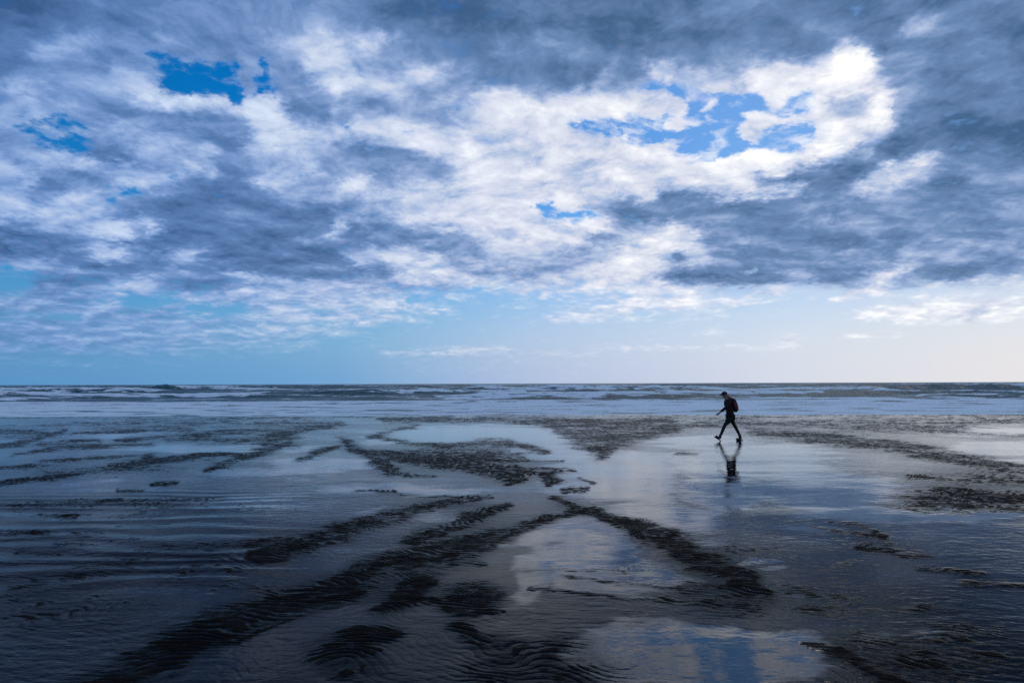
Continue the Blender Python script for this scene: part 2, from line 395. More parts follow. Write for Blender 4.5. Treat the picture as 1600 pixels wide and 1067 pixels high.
def grid_faces(nr, nc, wrap=False):
    i = np.arange(nr - 1)[:, None]; j = np.arange(nc if wrap else nc - 1)[None]
    a = i * nc + j; b = i * nc + (j + 1) % nc
    return np.stack([a, b, b + nc, a + nc], -1).reshape(-1, 4)

# ------------------------------------------------------------------ beach: where wet film lies and where rippled sand stands proud
GX0, GY0, GS = -120.0, 636.0, 4.0
GW, GH = 460, 122
px_, py_ = np.meshgrid(GX0 + np.arange(GW) * GS, GY0 + np.arange(GH) * GS)
sandmap = np.zeros((GH, GW))
def stroke(pts, k=.9, soft=1.4):
    best = np.zeros_like(sandmap)
    for (x0, y0, w0), (x1, y1, w1) in zip(pts[:-1], pts[1:]):
        vx, vy = x1 - x0, y1 - y0; L2 = vx * vx + vy * vy + 1e-6
        tt = np.clip(((px_ - x0) * vx + (py_ - y0) * vy) / L2, 0, 1)
        # widths are measured down the picture; across it the same patch spreads further
        d = np.hypot((px_ - x0 - tt * vx) * .45, py_ - y0 - tt * vy); w = np.maximum((w0 + (w1 - w0) * tt) * 1.05, 2.7)
        best = np.maximum(best, np.clip((1 + soft * .5 - d / w) / soft, 0, 1))
    best = best * best * (3 - 2 * best) * k
    np.maximum(sandmap, best, out=sandmap)
def patch(x, y, rx, ry, k, soft=1.0):
    d = np.hypot((px_ - x) / rx, (py_ - y) / ry)
    m = np.clip((1 + soft * .5 - d) / soft, 0, 1); m = m * m * (3 - 2 * m) * k
    np.maximum(sandmap, m, out=sandmap)
STROKES = [
 (.6, [(-100,653.5,2.4),(400,652,2.4),(800,650.5,2.4),(1200,649,2.4),(1700,647,2.4)]),  # shadow under the wash front, painted as a thin dark line of sand
 (.65, [(80,664,4),(200,659,5),(350,659,6),(520,661,6)]), (.85, [(-60,673,5),(0,674,5),(70,676,4)]), (.85, [(115,676,3),(200,674,3),(300,671,3)]),
 (.85, [(100,672,3),(60,684,6),(25,694,6),(-40,702,4)]), (.85, [(60,693,4),(150,688,3)]), (.9, [(530,662,5),(460,672,8),(430,682,10),(415,692,6)]),
 (.85, [(460,671,5),(400,672,5),(340,676,4),(260,682,4),(180,688,3)]), (.65, [(270,687,6),(330,688,7),(400,690,5)]), (.9, [(20,710,2),(90,700,4),(170,697,4),(240,694,2)]),
 (.95, [(-60,732,4),(0,730,4),(50,728,4)]), (.8, [(60,722,3),(150,715,4),(240,710,3)]), (.9, [(180,730,7),(250,722,8),(310,711,5),(370,708,3)]),
 (.8, [(60,738,4),(120,738,5),(180,732,5)]), (.9, [(-60,762,4),(0,758,3),(60,748,4),(110,742,5)]), (.65, [(230,730,3),(330,718,3)]),
 (.9, [(330,734,5),(370,718,8),(420,704,6),(450,692,5)]), (.9, [(468,718,4),(490,707,5),(530,698,4)]), (.95, [(180,767,3),(215,766,3)]), (.9, [(238,755,2),(275,754,2)]),
 (.7, [(75,805,3),(130,806,3)]), (.7, [(0,833,3),(80,831,4)]), (.7, [(125,833,4),(170,833,3)]), (.75, [(75,845,4),(130,846,3)]), (.7, [(10,858,3),(110,860,3)]), (.7, [(-30,877,3),(30,876,3)]), (.7, [(-30,902,3),(25,901,3)]),
 (.55, [(0,790,6),(120,785,7),(260,782,6),(360,778,4)]), (.5, [(-60,775,6),(60,772,5)]),
 (.85, [(600,656,4),(700,655,6),(760,657,4)]), (.85, [(745,655,5),(850,658,8),(950,665,12),(1040,662,12)]), (.9, [(860,664,8),(920,690,14),(940,712,8)]), (.9, [(1040,668,12),(960,690,14),(940,708,8)]),
 (.9, [(650,666,3),(600,676,3),(578,683,3)]), (.85, [(585,683,3),(640,692,5),(700,696,5),(760,690,6),(800,692,6),(850,705,5)]), (.95, [(535,686,4),(560,703,7),(590,722,10),(610,736,6)]),
 (1., [(570,706,6),(640,716,10),(700,722,14),(760,732,14),(805,745,10)]), (1., [(800,730,8),(815,740,8),(800,756,4)]), (.8, [(610,740,2),(680,745,2)]),
 (.95, [(790,714,2),(820,714,2)]), (.95, [(812,719,3),(880,721,2)]), (.95, [(820,733,3),(900,735,3)]), (1., [(845,740,5),(865,750,8),(862,758,3)]), (.9, [(905,746,3),(925,754,3)]),
 (.8, [(890,766,4),(920,765,3)]), (.95, [(567,767,2),(620,769,3)]), (.8, [(600,772,1.5),(770,779,2)]), (.85, [(870,778,6),(900,798,6)]),
 (.9, [(750,782,4),(690,790,8),(620,805,12),(540,832,14),(470,852,14),(400,870,8)]), (.6, [(540,825,6),(430,845,8),(330,855,10),(230,865,12),(150,895,14),(60,915,14)]),
 (.95, [(800,792,4),(740,806,8),(680,828,10),(640,846,10)]), (.92, [(850,812,6),(760,835,14),(680,865,18),(600,885,20),(530,915,18),(450,945,18),(380,970,18),(300,1005,18),(220,1040,20),(150,1067,16),(80,1100,16)]),
 (.65, [(740,880,6),(690,880,10),(760,850,10)]), (1., [(590,945,8),(620,930,12),(655,905,12)]), (.8, [(660,935,6),(690,950,6)]), (.8, [(700,955,4),(780,955,4)]),
 (.85, [(700,975,8),(740,1000,12),(800,1010,12)]), (1., [(885,800,4),(930,803,9),(980,818,11),(1030,835,12),(1070,855,14),(1110,878,16),(1160,905,14),(1190,920,8)]),
 (.9, [(885,802,5),(860,810,5)]), (.9, [(1260,825,2),(1310,833,4),(1370,840,6)]), (.8, [(1290,817,2),(1330,818,3),(1360,832,4)]), (.9, [(1330,853,2),(1400,861,4),(1450,864,3)]),
 (1., [(1425,882,3),(1480,886,5),(1525,890,6)]), (.85, [(1500,910,6),(1560,914,6),(1640,916,3)]), (.72, [(1250,1003,2.4),(1300,1015,9),(1360,1045,14),(1400,1080,12)]),
 (.7, [(1060,665,6),(1150,660,8),(1280,665,8),(1400,668,10),(1500,672,10)]), (.85, [(1180,675,6),(1280,685,10),(1380,695,12),(1480,712,12),(1560,728,10),(1660,745,8)]),
 (.65, [(1330,655,8),(1450,656,8),(1660,655,8)]), (.6, [(1480,676,4),(1660,684,4)]), (.85, [(1420,745,4),(1500,750,6),(1660,754,6)]), (.95, [(1470,765,8),(1540,775,12),(1680,792,16)]),
 (.8, [(1060,709,2),(1095,710,2)]), (.6, [(880,905,2),(1100,925,2.5)]), (.55, [(820,917,2),(960,935,2.5),(1100,940,2)]), (.5, [(800,890,2),(980,898,2)]),
 (.75, [(310,1010,2),(380,1003,3),(430,985,3),(480,955,3),(500,940,2)]),
]
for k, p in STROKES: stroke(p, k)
for p in [(960,675,80,18,.85),(720,717,105,20,.85),(650,908,24,14,1.),(730,930,52,25,.72),(575,990,42,16,.85),(545,1030,55,34,.6),(850,1045,150,40,.62),(900,1000,60,14,.5),
          (1120,930,75,32,.58),(1000,890,40,10,.3),(250,800,260,35,.30),(200,880,260,50,.28),(1500,1020,200,60,.35),(1250,870,200,40,.22),(1350,930,180,30,.3),(330,900,180,30,.42),(120,950,160,40,.4)]:
    patch(*p)

for p in [(1150,655,220,5,.6),(1330,664,260,8,.62),(1250,676,90,6,.55),(1560,742,120,12,.6),(1540,782,160,20,.7),(250,664,300,8,.55),(60,680,90,7,.5),(130,735,160,14,.5),(420,690,60,16,.55)]:
    patch(*p)
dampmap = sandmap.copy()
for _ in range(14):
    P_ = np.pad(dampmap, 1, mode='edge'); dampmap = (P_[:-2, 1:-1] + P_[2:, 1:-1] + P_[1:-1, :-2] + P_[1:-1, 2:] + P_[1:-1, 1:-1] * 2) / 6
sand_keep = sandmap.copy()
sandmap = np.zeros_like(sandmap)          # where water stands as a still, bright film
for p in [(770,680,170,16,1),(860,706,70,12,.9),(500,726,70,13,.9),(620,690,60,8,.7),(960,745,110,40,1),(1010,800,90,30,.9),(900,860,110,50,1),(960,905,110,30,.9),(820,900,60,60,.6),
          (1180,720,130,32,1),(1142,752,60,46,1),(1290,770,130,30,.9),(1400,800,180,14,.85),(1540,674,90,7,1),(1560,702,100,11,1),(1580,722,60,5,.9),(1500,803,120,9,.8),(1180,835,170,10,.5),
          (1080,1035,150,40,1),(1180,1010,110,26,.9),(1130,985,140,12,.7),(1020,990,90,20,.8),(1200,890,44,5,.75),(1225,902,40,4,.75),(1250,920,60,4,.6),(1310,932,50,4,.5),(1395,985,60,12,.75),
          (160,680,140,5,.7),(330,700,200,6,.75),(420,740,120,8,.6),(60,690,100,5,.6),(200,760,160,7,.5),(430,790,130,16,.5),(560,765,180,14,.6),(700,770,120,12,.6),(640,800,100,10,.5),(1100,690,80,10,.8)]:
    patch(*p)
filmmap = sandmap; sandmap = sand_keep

def map_at(F, X, Y):
    fx = np.clip((X - GX0) / GS, 0, GW - 1.001); fy = np.clip((Y - GY0) / GS, 0, GH - 1.001)
    ix = fx.astype(int); iy = fy.astype(int); u_ = fx - ix; v_ = fy - iy
    return (F[iy, ix] * (1 - u_) + F[iy, ix + 1] * u_) * (1 - v_) + (F[iy + 1, ix] * (1 - u_) + F[iy + 1, ix + 1] * u_) * v_

SHORE = 41.0
def shore_y(x): return SHORE + (fbm(x * .05, x * 0, 9, 3) - .5) * 3.0 + (fbm(x * .5, x * 0, 12, 3) - .5) * .8

# polar sheet about the viewpoint's foot: fine where the pictures look, coarse elsewhere
rows = [0.0, .6, 1.2, 2.0, 2.8, 3.4, 3.9]
yy = np.arange(1105, 648, -0.9)
rows += list(CAM_H * FPX / (yy - 599.5))
while rows[-1] < 75: rows.append(rows[-1] * 1.02)
rows = np.array(rows)
fine = np.radians(np.linspace(-40, 40, 900))
coarse = np.radians(np.concatenate([np.linspace(42, 180, 40), np.linspace(-176, -42, 39)]))
angs = np.concatenate([fine, coarse])
RR, AA = np.meshgrid(rows, angs, indexing='ij')
bx, by = RR * np.sin(AA), RR * np.cos(AA)
qx, qy = to_px(bx, np.maximum(by, .5), np.zeros_like(bx))
inside = (qx > -115) & (qx < 1715) & (by > 2.5)
wq = sstep(640, 1000, qy)
wx = (fbm(bx * .9, by * .9, 201, 4) - .5) * (60 + 260 * wq); wy = (fbm(bx * .9, by * .9, 207, 4) - .5) * (8 + 80 * wq)
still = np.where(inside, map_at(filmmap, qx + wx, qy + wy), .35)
wild = fbm(bx * .35 + 3, by * .22, 21, 4)
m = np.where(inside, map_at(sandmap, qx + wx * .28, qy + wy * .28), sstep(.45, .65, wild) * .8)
# uneven, torn edges
n1 = fbm(bx * 1.1, by * 1.6, 1, 5, .6); n2 = fbm(bx * 5.0, by * 6.5, 2, 4, .6); n3 = fbm(bx * .45, by * .7, 3, 3)
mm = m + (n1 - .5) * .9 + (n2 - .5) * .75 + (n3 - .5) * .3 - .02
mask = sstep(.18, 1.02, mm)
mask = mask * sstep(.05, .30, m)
haze_m = np.clip(m, 0, 1)
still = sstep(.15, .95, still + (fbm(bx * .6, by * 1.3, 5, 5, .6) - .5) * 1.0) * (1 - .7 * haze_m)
near = sstep(26, 7, RR)
# sand ripples: short crests, lines bending with the flow
wob = (fbm(bx * .7, by * .7, 31, 3) - .5) * 1.6 + (fbm(bx * 2.6, by * 2.6, 33, 3) - .5) * .24
ph = (by * 1.0 + bx * .30 + wob * .85) * 2 * np.pi / .088
rip = np.sin(ph) * .5 + .25 * np.sin(2 * ph + 1.0) + (fbm(bx * 9, by * 14, 35, 3) - .5) * 1.3
ph2 = (by * .93 + bx * -.36 + wob * .9) * 2 * np.pi / .31
rip2 = np.sin(ph2)
breakup = .35 + 1.3 * sstep(.3, .7, fbm(bx * 3.2 + by * 1.2, by * 5.5 - bx, 37, 3))
# a slow sheet of water over the left flat, combed into long low waves
leftf = sstep(560, 240, qx) * sstep(758, 790, qy) * sstep(960, 850, qy) * inside
ph3 = (by + bx * .04 + (fbm(bx * .28, by * .5, 41, 3) - .5) * 1.5) * 2 * np.pi / .52
comb = np.sin(ph3) * (.35 + fbm(bx * .5, by * .9, 43, 3))
swell = (fbm(bx * .55, by * .8, 51, 2, .4) - .5)
longw = (fbm(bx * .22 + by * .10, by * 1.15 - bx * .10, 57, 3, .45) - .5)
film = (fbm(bx * 2.2, by * 3.4, 53, 4) - .5)
dmp = sstep(30, 9, RR)
z = mask * (.0005 + rip * breakup * .0046 * near + rip2 * .0025 * dmp)
z += (1 - mask) * near * (rip * .0015 * np.clip(.02 + haze_m * (1 - .8 * still) + .5 * (1 - still), 0, 1.2) + film * .0024 * (1 - .75 * still))
z += (fbm(bx * 1.1, by * 2.4, 59, 2, .4) - .5) * .0050 * near * (1 - mask)
z += swell * .016 * dmp * (1 - .5 * mask) * .9
z += leftf * comb * .0100
z += longw * .011 * sstep(34, 10, RR) * (.35 + .65 * sstep(900, 1200, qx)) * (1 - mask)
z += haze_m * .0015 * dmp
sh = shore_y(bx)
z += -.05 * np.clip(by - sh, 0, 100) * .6
z[0] = z[0].mean()
mat_sand = bpy.data.materials.new('wet_black_sand'); mat_sand.use_nodes = True
beach = mesh_obj('beach', np.stack([bx, by, z], -1).reshape(-1, 3), grid_faces(len(rows), len(angs), True), mat_sand, kind='structure')
beach['label'] = 'flat black sand beach at low tide, streaked with wet film and rippled dark bands'
set_attr(beach, 'proud', mask)
set_attr(beach, 'crest', rip * breakup * near * .5)
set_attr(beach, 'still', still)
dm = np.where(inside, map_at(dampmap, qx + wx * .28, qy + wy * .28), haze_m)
set_attr(beach, 'damp_dull', np.clip(np.maximum(haze_m, dm * 1.2) * 1.1 + (n1 - .5) * .35 + .25 * sstep(1150, 1500, qx) * sstep(850, 960, qy) * inside + .2 * sstep(420, 60, qx) * sstep(760, 900, qy) * inside, 0, 1))  # damp round the bands, plus dulling added toward the near left and right corners
set_attr(beach, 'near', near)
rough_z = sstep(.42, .62, fbm(bx * .30, by * .5, 61, 4)) * .6 + .4 * haze_m
set_attr(beach, 'ruffle', np.clip((1 - .85 * still) * (.25 + rough_z) + inside * .6 * sstep(1250, 1500, qx) * sstep(860, 960, qy) + sstep(700, 100, qx) * .15 * inside, 0, 1))

def mat_nodes(mat):
    nt = mat.node_tree; nt.nodes.clear()
    gg = G(nt); b = gg.node('ShaderNodeBsdfPrincipled'); o = gg.node('ShaderNodeOutputMaterial')
    nt.links.new(b.outputs[0], o.inputs[0]); return gg, b
def attr(gg, n): a = gg.node('ShaderNodeAttribute', attribute_name=n); return a.outputs['Fac']
def bump(gg, b, h, dist, strength=1.0, nrm=None):
    n = gg.node('ShaderNodeBump'); gg.put(n.inputs['Strength'], strength); gg.put(n.inputs['Distance'], dist); gg.put(n.inputs['Height'], h)
    if nrm: gg.put(n.inputs['Normal'], nrm)
    gg.nt.links.new(n.outputs[0], b.inputs['Normal']); return n.outputs[0]

gg, b = mat_nodes(mat_sand)
pos = gg.node('ShaderNodeNewGeometry').outputs['Position']
pm = attr(gg, 'proud'); rf = attr(gg, 'ruffle')
ps = gg.vm('MULTIPLY', pos, (1, 1, 0))
grit = gg.noise(ps, 90.0, 3, .6)
mott = gg.noise(gg.vm('MULTIPLY', ps, (1, 1.7, 1)), 3.2, 6, .62)
fmott = gg.noise(gg.vm('MULTIPLY', ps, (.6, 1.9, 1)), 15.0, 4, .6)
spk = gg.noise(gg.vm('MULTIPLY', ps, (.55, 1.5, 1)), 8.5, 5, .62)
pmn = gg.m('ADD', gg.m('MULTIPLY', gg.m('SUBTRACT', fmott, .5), 1.7), gg.m('MULTIPLY', gg.m('SUBTRACT', spk, .5), 2.2))
nf_ = attr(gg, 'near'); st_ = attr(gg, 'still')
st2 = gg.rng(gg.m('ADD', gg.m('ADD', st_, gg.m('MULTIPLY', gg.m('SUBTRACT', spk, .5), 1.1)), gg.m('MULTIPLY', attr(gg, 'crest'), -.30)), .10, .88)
pmn = gg.m('MULTIPLY', pmn, gg.rng(nf_, 0., 1., 1.0, .50))
pmn = gg.m('ADD', pmn, gg.m('MULTIPLY', attr(gg, 'crest'), 1.25))
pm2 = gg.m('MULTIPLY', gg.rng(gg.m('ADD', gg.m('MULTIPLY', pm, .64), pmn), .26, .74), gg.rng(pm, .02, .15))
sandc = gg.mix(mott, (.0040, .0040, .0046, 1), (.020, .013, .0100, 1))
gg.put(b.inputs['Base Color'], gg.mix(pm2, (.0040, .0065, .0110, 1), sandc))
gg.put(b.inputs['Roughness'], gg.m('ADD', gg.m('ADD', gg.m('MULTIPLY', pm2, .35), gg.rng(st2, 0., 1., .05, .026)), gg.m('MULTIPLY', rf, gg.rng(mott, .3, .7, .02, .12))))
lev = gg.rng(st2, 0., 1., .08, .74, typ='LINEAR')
lev = gg.m('MULTIPLY', lev, gg.rng(attr(gg, 'damp_dull'), .0, .8, 1.0, .25))
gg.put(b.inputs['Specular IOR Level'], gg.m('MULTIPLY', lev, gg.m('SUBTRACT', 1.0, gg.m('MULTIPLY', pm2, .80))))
b.inputs['IOR'].default_value = 1.33
wav = gg.noise(gg.vm('MULTIPLY', ps, (1, 2.0, 1)), 5.0, 2, .45)
wav2 = gg.noise(gg.vm('MULTIPLY', ps, (1, 1.8, 1)), 26.0, 2, .45)
nf2 = gg.rng(nf_, 0., .8, .12, 1.0); nf1 = gg.rng(nf_, 0., .6, .75, 1.0)
wav = gg.m('MULTIPLY', wav, nf1); wav2 = gg.m('MULTIPLY', wav2, nf2)
hh = gg.m('ADD', gg.m('MULTIPLY', wav, gg.m('ADD', gg.rng(nf_, .1, .8, .0042, .0005), gg.m('MULTIPLY', rf, .0085))), gg.m('MULTIPLY', wav2, gg.m('ADD', .0001, gg.m('MULTIPLY', rf, .0018))))
hh = gg.m('ADD', hh, gg.m('MULTIPLY', gg.m('ADD', gg.m('MULTIPLY', grit, .004), gg.m('MULTIPLY', fmott, .018)), gg.m('MULTIPLY', pm2, nf2)))
bump(gg, b, hh, 1.0)

# ------------------------------------------------------------------ sea
us = np.concatenate([-np.geomspace(9, .86, 26)[:-1], np.linspace(-.85, .85, 860), np.geomspace(.86, 9, 26)[1:]])
ys = [38.5]
while ys[-1] < 420: ys.append(ys[-1] + max(.10, ys[-1] * .0042))
while ys[-1] < 22000: ys.append(ys[-1] * 1.05)
ys = np.array(ys)
YY, UU = np.meshgrid(ys, us, indexing='ij')
XX = UU * YY
sea_z = np.full_like(XX, 0.0); foam = np.zeros_like(XX)
shs = shore_y(XX)
edge = sstep(-.1, 1.0, YY - shs)
sea_z += -.05 + .065 * edge + .02 * sstep(3, 30, YY - shs)
fine_n = fbm(XX * .9, YY * 1.6, 71, 4, .6); mid_n = fbm(XX * .16, YY * .5, 73, 4, .6)
# (distance, height, face length, how broken, seed)
WAVES = [(49, .07, 1.6, .9, 1), (57, .10, 1.8, .85, 2), (66, .16, 2.0, .9, 3), (79, .42, 2.6, .45, 4), (94, .50, 3.0, .65, 5), (112, .66, 3.4, .75, 6), (134, .95, 4.2, .62, 7),
         (160, 1.05, 5.0, .5, 8), (192, 1.05, 6.0, .45, 9), (230, 1.05, 7.5, .35, 10), (280, 1.0, 9.0, .25, 11), (345, 1.0, 12.0, .18, 12)]
top = np.zeros_like(XX)
for (yc, hgt, face, brk, sd_) in WAVES:
    yc_x = yc + (fbm(XX / (yc * .55), XX * 0, 80 + sd_, 3) - .5) * yc * .16 + (fbm(XX / 5., XX * 0, 100 + sd_, 3) - .5) * face * .6
    A = hgt * (.30 + 1.15 * sstep(.30, .68, fbm(XX / (yc * .28), XX * 0, 120 + sd_, 3)))
    A *= 1 + .25 * (fbm(XX / (1.5 + yc * .02), XX * 0, 140 + sd_, 3) - .5)
    s_ = YY - yc_x
    prof = np.where(s_ < 0, np.exp(-(s_ / face) ** 2), np.exp(-(s_ / (face * 3.2)) ** 2))
    bk = sstep(.62 - brk * .35, .74 - brk * .35, fbm(XX / (yc * .20), XX * 0, 160 + sd_, 4, .6))
    top = np.maximum(top, A * prof)
    f_ = bk * np.where(s_ < 0, np.exp(-(s_ / (face * 1.2)) ** 2), np.exp(-(s_ / (face * 4.5)) ** 2))
    crest = np.exp(-((s_ - face * .1) / (face * .35)) ** 2) * sstep(.32, .60, fbm(XX / (2 + yc * .03), XX * 0, 180 + sd_, 3)) * 1.05
    foam = np.maximum(foam, np.maximum(f_, crest * (hgt > .3)))
sea_z += top
# one taller swell standing above the horizon on the left, lesser ones on the right
for (cx_, cy_, w_, h_) in ((-.507 * 175, 175, 4.5, 1.6), (-.66 * 190, 190, 9.0, .5), (.40 * 200, 200, 7.0, .55)):
    sea_z += h_ * np.exp(-((XX - cx_) / w_) ** 2 - ((YY - cy_) / 6.0) ** 2) * (.75 + .5 * fine_n)
sea_z = np.where(YY > 210, np.minimum(sea_z, 1.55), sea_z)
choppy = sstep(70, 95, YY) * sstep(900, 300, YY)
sea_z += (mid_n - .5) * .30 * choppy + (fine_n - .5) * .16 * choppy
sea_z += (fine_n - .5) * .018 * edge
swash = sstep(92, 62, YY + (mid_n - .5) * 26)                      # the thin white wash between breakers and sand
lace = fbm(XX * .35, YY * .9, 91, 5, .65)
foam = np.clip(np.maximum(foam * (.45 + 1.1 * fine_n), swash * (.74 + 1.1 * (lace - .5))), 0, 1)
foam *= sstep(-.3, .3, YY - shs) * (.15 + .85 * sstep(420, 220, YY)) * (1 - .18 * sstep(72, 105, YY))
mat_sea = bpy.data.materials.new('sea_water'); mat_sea.use_nodes = True
sea = mesh_obj('sea', np.stack([XX, YY, sea_z], -1).reshape(-1, 3), grid_faces(len(ys), len(us)), mat_sea, kind='structure')
sea['label'] = 'grey green sea with rows of low breakers and white wash running up the sand'
set_attr(sea, 'foam', foam)
gg, b = mat_nodes(mat_sea)
pos = gg.node('ShaderNodeNewGeometry').outputs['Position']
fo = attr(gg, 'foam')
fn = gg.noise(gg.vm('MULTIPLY', pos, (.26, .9, 2.0)), .8, 6, .62)
fn2 = gg.noise(gg.vm('MULTIPLY', pos, (.25, 1.0, 1.0)), .8, 5, .6)
ff = gg.rng(gg.m('ADD', fo, gg.m('ADD', gg.m('MULTIPLY', gg.m('SUBTRACT', fn, .5), 1.9), gg.m('MULTIPLY', gg.m('SUBTRACT', fn2, .5), .8))), .46, .72)
deep = gg.mix(fn2, (.010, .052, .066, 1), (.022, .095, .110, 1))
gg.put(b.inputs['Base Color'], gg.mix(ff, deep, (.72, .84, .90, 1)))
gg.put(b.inputs['Roughness'], gg.rng(ff, 0., 1., .30, .75, typ='LINEAR'))
gg.put(b.inputs['Specular IOR Level'], gg.rng(ff, 0., 1., .06, .2))
b.inputs['IOR'].default_value = 1.333
hs_ = gg.m('ADD', gg.m('MULTIPLY', gg.noise(gg.vm('MULTIPLY', pos, (1, 1.8, 1)), 1.3, 6, .62), .14), gg.m('MULTIPLY', gg.m('MULTIPLY', ff, fn), .08))
far = gg.m('MULTIPLY', gg.rng(gg.sep(pos)[1], 40., 90., .12, 1.0), gg.m('MINIMUM', 1.0, gg.m('DIVIDE', 60.0, gg.sep(pos)[1])))
bump(gg, b, gg.m('MULTIPLY', hs_, far), 1.0)

# ------------------------------------------------------------------ materials for the walker
def simple_mat(name, c1, c2, rough=.8, scale=30., bumpd=.002, sheen=0.0):
    mt = bpy.data.materials.new(name); mt.use_nodes = True
    gg, b = mat_nodes(mt)
    co = gg.node('ShaderNodeTexCoord').outputs['Object']
    n = gg.noise(co, scale, 4, .6)
    gg.put(b.inputs['Base Color'], gg.mix(n, c1 + (1,), c2 + (1,)))
    b.inputs['Roughness'].default_value = rough
    b.inputs['Sheen Weight'].default_value = sheen
    bump(gg, b, n, bumpd)
    return mt
M_jacket = simple_mat('dark_fleece', (.009, .0035, .0045), (.018, .006, .008), .9)
M_legs = simple_mat('black_leggings', (.003, .003, .004), (.006, .006, .007), .8)
M_shorts = simple_mat('charcoal_shorts', (.004, .004, .006), (.008, .008, .010), .9)
M_skin = simple_mat('skin', (.24, .13, .09), (.30, .17, .12), .5, 18., .0005)
M_hair = simple_mat('blonde_hair', (.16, .095, .035), (.28, .17, .07), .55, 60., .003)
M_cap = simple_mat('black_cap_cloth', (.007, .007, .009), (.013, .013, .016), .85)
M_boot = simple_mat('black_boot', (.006, .006, .006), (.014, .012, .011), .45)
M_sole = simple_mat('boot_sole', (.010, .010, .010), (.02, .02, .02), .8)
M_pack = simple_mat('dark_pack_nylon', (.005, .003, .005), (.010, .005, .008), .7)
M_red = simple_mat('crimson_pack_panel', (.11, .008, .020), (.17, .012, .030), .7)
M_eye = simple_mat('eye', (.02, .015, .01), (.04, .03, .02), .2)
M_lip = simple_mat('lip', (.32, .11, .09), (.36, .13, .11), .5)

gxw, gyw = ground(np.array([1141.0]), np.array([688.6]))
PX, PY = float(gxw[0]), float(gyw[0])
SC = PY / FPX                                     # metres per photograph pixel at the walker
def W(px, py, y=0.0):                             # walker's own frame: -X is the way they walk, y<0 is their side nearest the viewer
    return Vector(((px - 1141.0) * SC, y, (688.6 - py) * SC))

person = bpy.data.objects.new('person', None)
COL.objects.link(person)
person.location = (PX, PY, .004)
person['label'] = 'lone walker in dark cap, jacket and leggings striding left across the wet sand'
person['category'] = 'person'

def skinned(name, chains, mat, parent, sub=2, smooth=True):
    """chains: list of lists of (point, rx[, ry]); points shared by position join"""
    key = {}; vs = []; rad = []; es = []
    for ch in chains:
        prev = None
        for it in ch:
            p, rx = it[0], it[1]; ry = it[2] if len(it) > 2 else rx
            k = tuple(round(c, 4) for c in p)
            if k not in key: key[k] = len(vs); vs.append(tuple(p)); rad.append((rx, ry))
            i = key[k]
            if prev is not None and prev != i: es.append((prev, i))
            prev = i
    me = bpy.data.meshes.new(name); me.from_pydata(vs, es, []); o = bpy.data.objects.new(name, me); COL.objects.link(o)
    md = o.modifiers.new('s', 'SKIN'); md.use_smooth_shade = True
    sk = me.skin_vertices[0].data if me.skin_vertices else None
    if sk is None:
        bm = bmesh.new(); bm.from_mesh(me); bm.verts.layers.skin.verify(); bm.to_mesh(me); bm.free(); sk = me.skin_vertices[0].data
    # one root per island
    adj = {i: [] for i in range(len(vs))}
    for a, b_ in es: adj[a].append(b_); adj[b_].append(a)
    seen = set()
    for i in range(len(vs)):
        sk[i].radius = rad[i]
        if i not in seen:
            sk[i].use_root = True; st = [i]
            while st:
                q = st.pop()
                if q in seen: continue
                seen.add(q); st += adj[q]
        else: sk[i].use_root = False
    sb = o.modifiers.new('d', 'SUBSURF'); sb.levels = sub; sb.render_levels = sub
    bpy.context.view_layer.update()
    me2 = bpy.data.meshes.new_from_object(o.evaluated_get(bpy.context.evaluated_depsgraph_get()))
    bpy.data.objects.remove(o); bpy.data.meshes.remove(me)
    me2.name = name; me2.materials.clear(); me2.materials.append(mat)
    o2 = bpy.data.objects.new(name, me2); COL.objects.link(o2)
    if parent: o2.parent = parent
    if smooth: me2.polygons.foreach_set('use_smooth', np.ones(len(me2.polygons), bool))
    return o2

def lump(name, c, rx, ry, rz, mat, parent, rot=(0, 0, 0), shape=None, seg=20, ring=14):
    bm = bmesh.new(); bmesh.ops.create_uvsphere(bm, u_segments=seg, v_segments=ring, radius=1)
    Mx = Matrix.Translation(c) @ (Matrix.Rotation(rot[2], 4, 'Z') @ Matrix.Rotation(rot[1], 4, 'Y') @ Matrix.Rotation(rot[0], 4, 'X'))
    for v in bm.verts:
        p = v.co.copy()
        if shape: p = shape(p)
        v.co = Mx @ Vector((p.x * rx, p.y * ry, p.z * rz))
    me = bpy.data.meshes.new(name); bm.to_mesh(me); bm.free()
    me.polygons.foreach_set('use_smooth', np.ones(len(me.polygons), bool)); me.materials.append(mat)
    o = bpy.data.objects.new(name, me); COL.objects.link(o); o.parent = parent
    return o

LH, RHp = -.085, .085                              # hips: near side (left leg forward is the near one)
hip = W(1142, 650); waist = W(1141, 641); chest = W(1139.5, 632); upper = W(1139, 627.0); neck = W(1137, 623.5); headc = W(1133.6, 618.2)
shN, shF = W(1139.5, 628, -.165), W(1140, 628, .165)
elN, haN = W(1133.2, 636.5, -.22), W(1123.2, 644.2, -.20)
elF, haF = W(1146, 637, .24), W(1144.2, 646.0, .22)
hpN, hpF = W(1141.5, 652, LH), W(1142.5, 652, RHp)
knN, anN = W(1131.6, 665.0, LH), W(1124.6, 681.0, LH)
knF, anF = W(1149.2, 664.5, RHp), W(1157.2, 680.6, RHp)
heelN, toeN = W(1124.6, 685.6, LH), W(1117.0, 680.6, LH)
heelF, toeF = W(1159.4, 685.8, RHp), W(1151.0, 687.3, RHp)

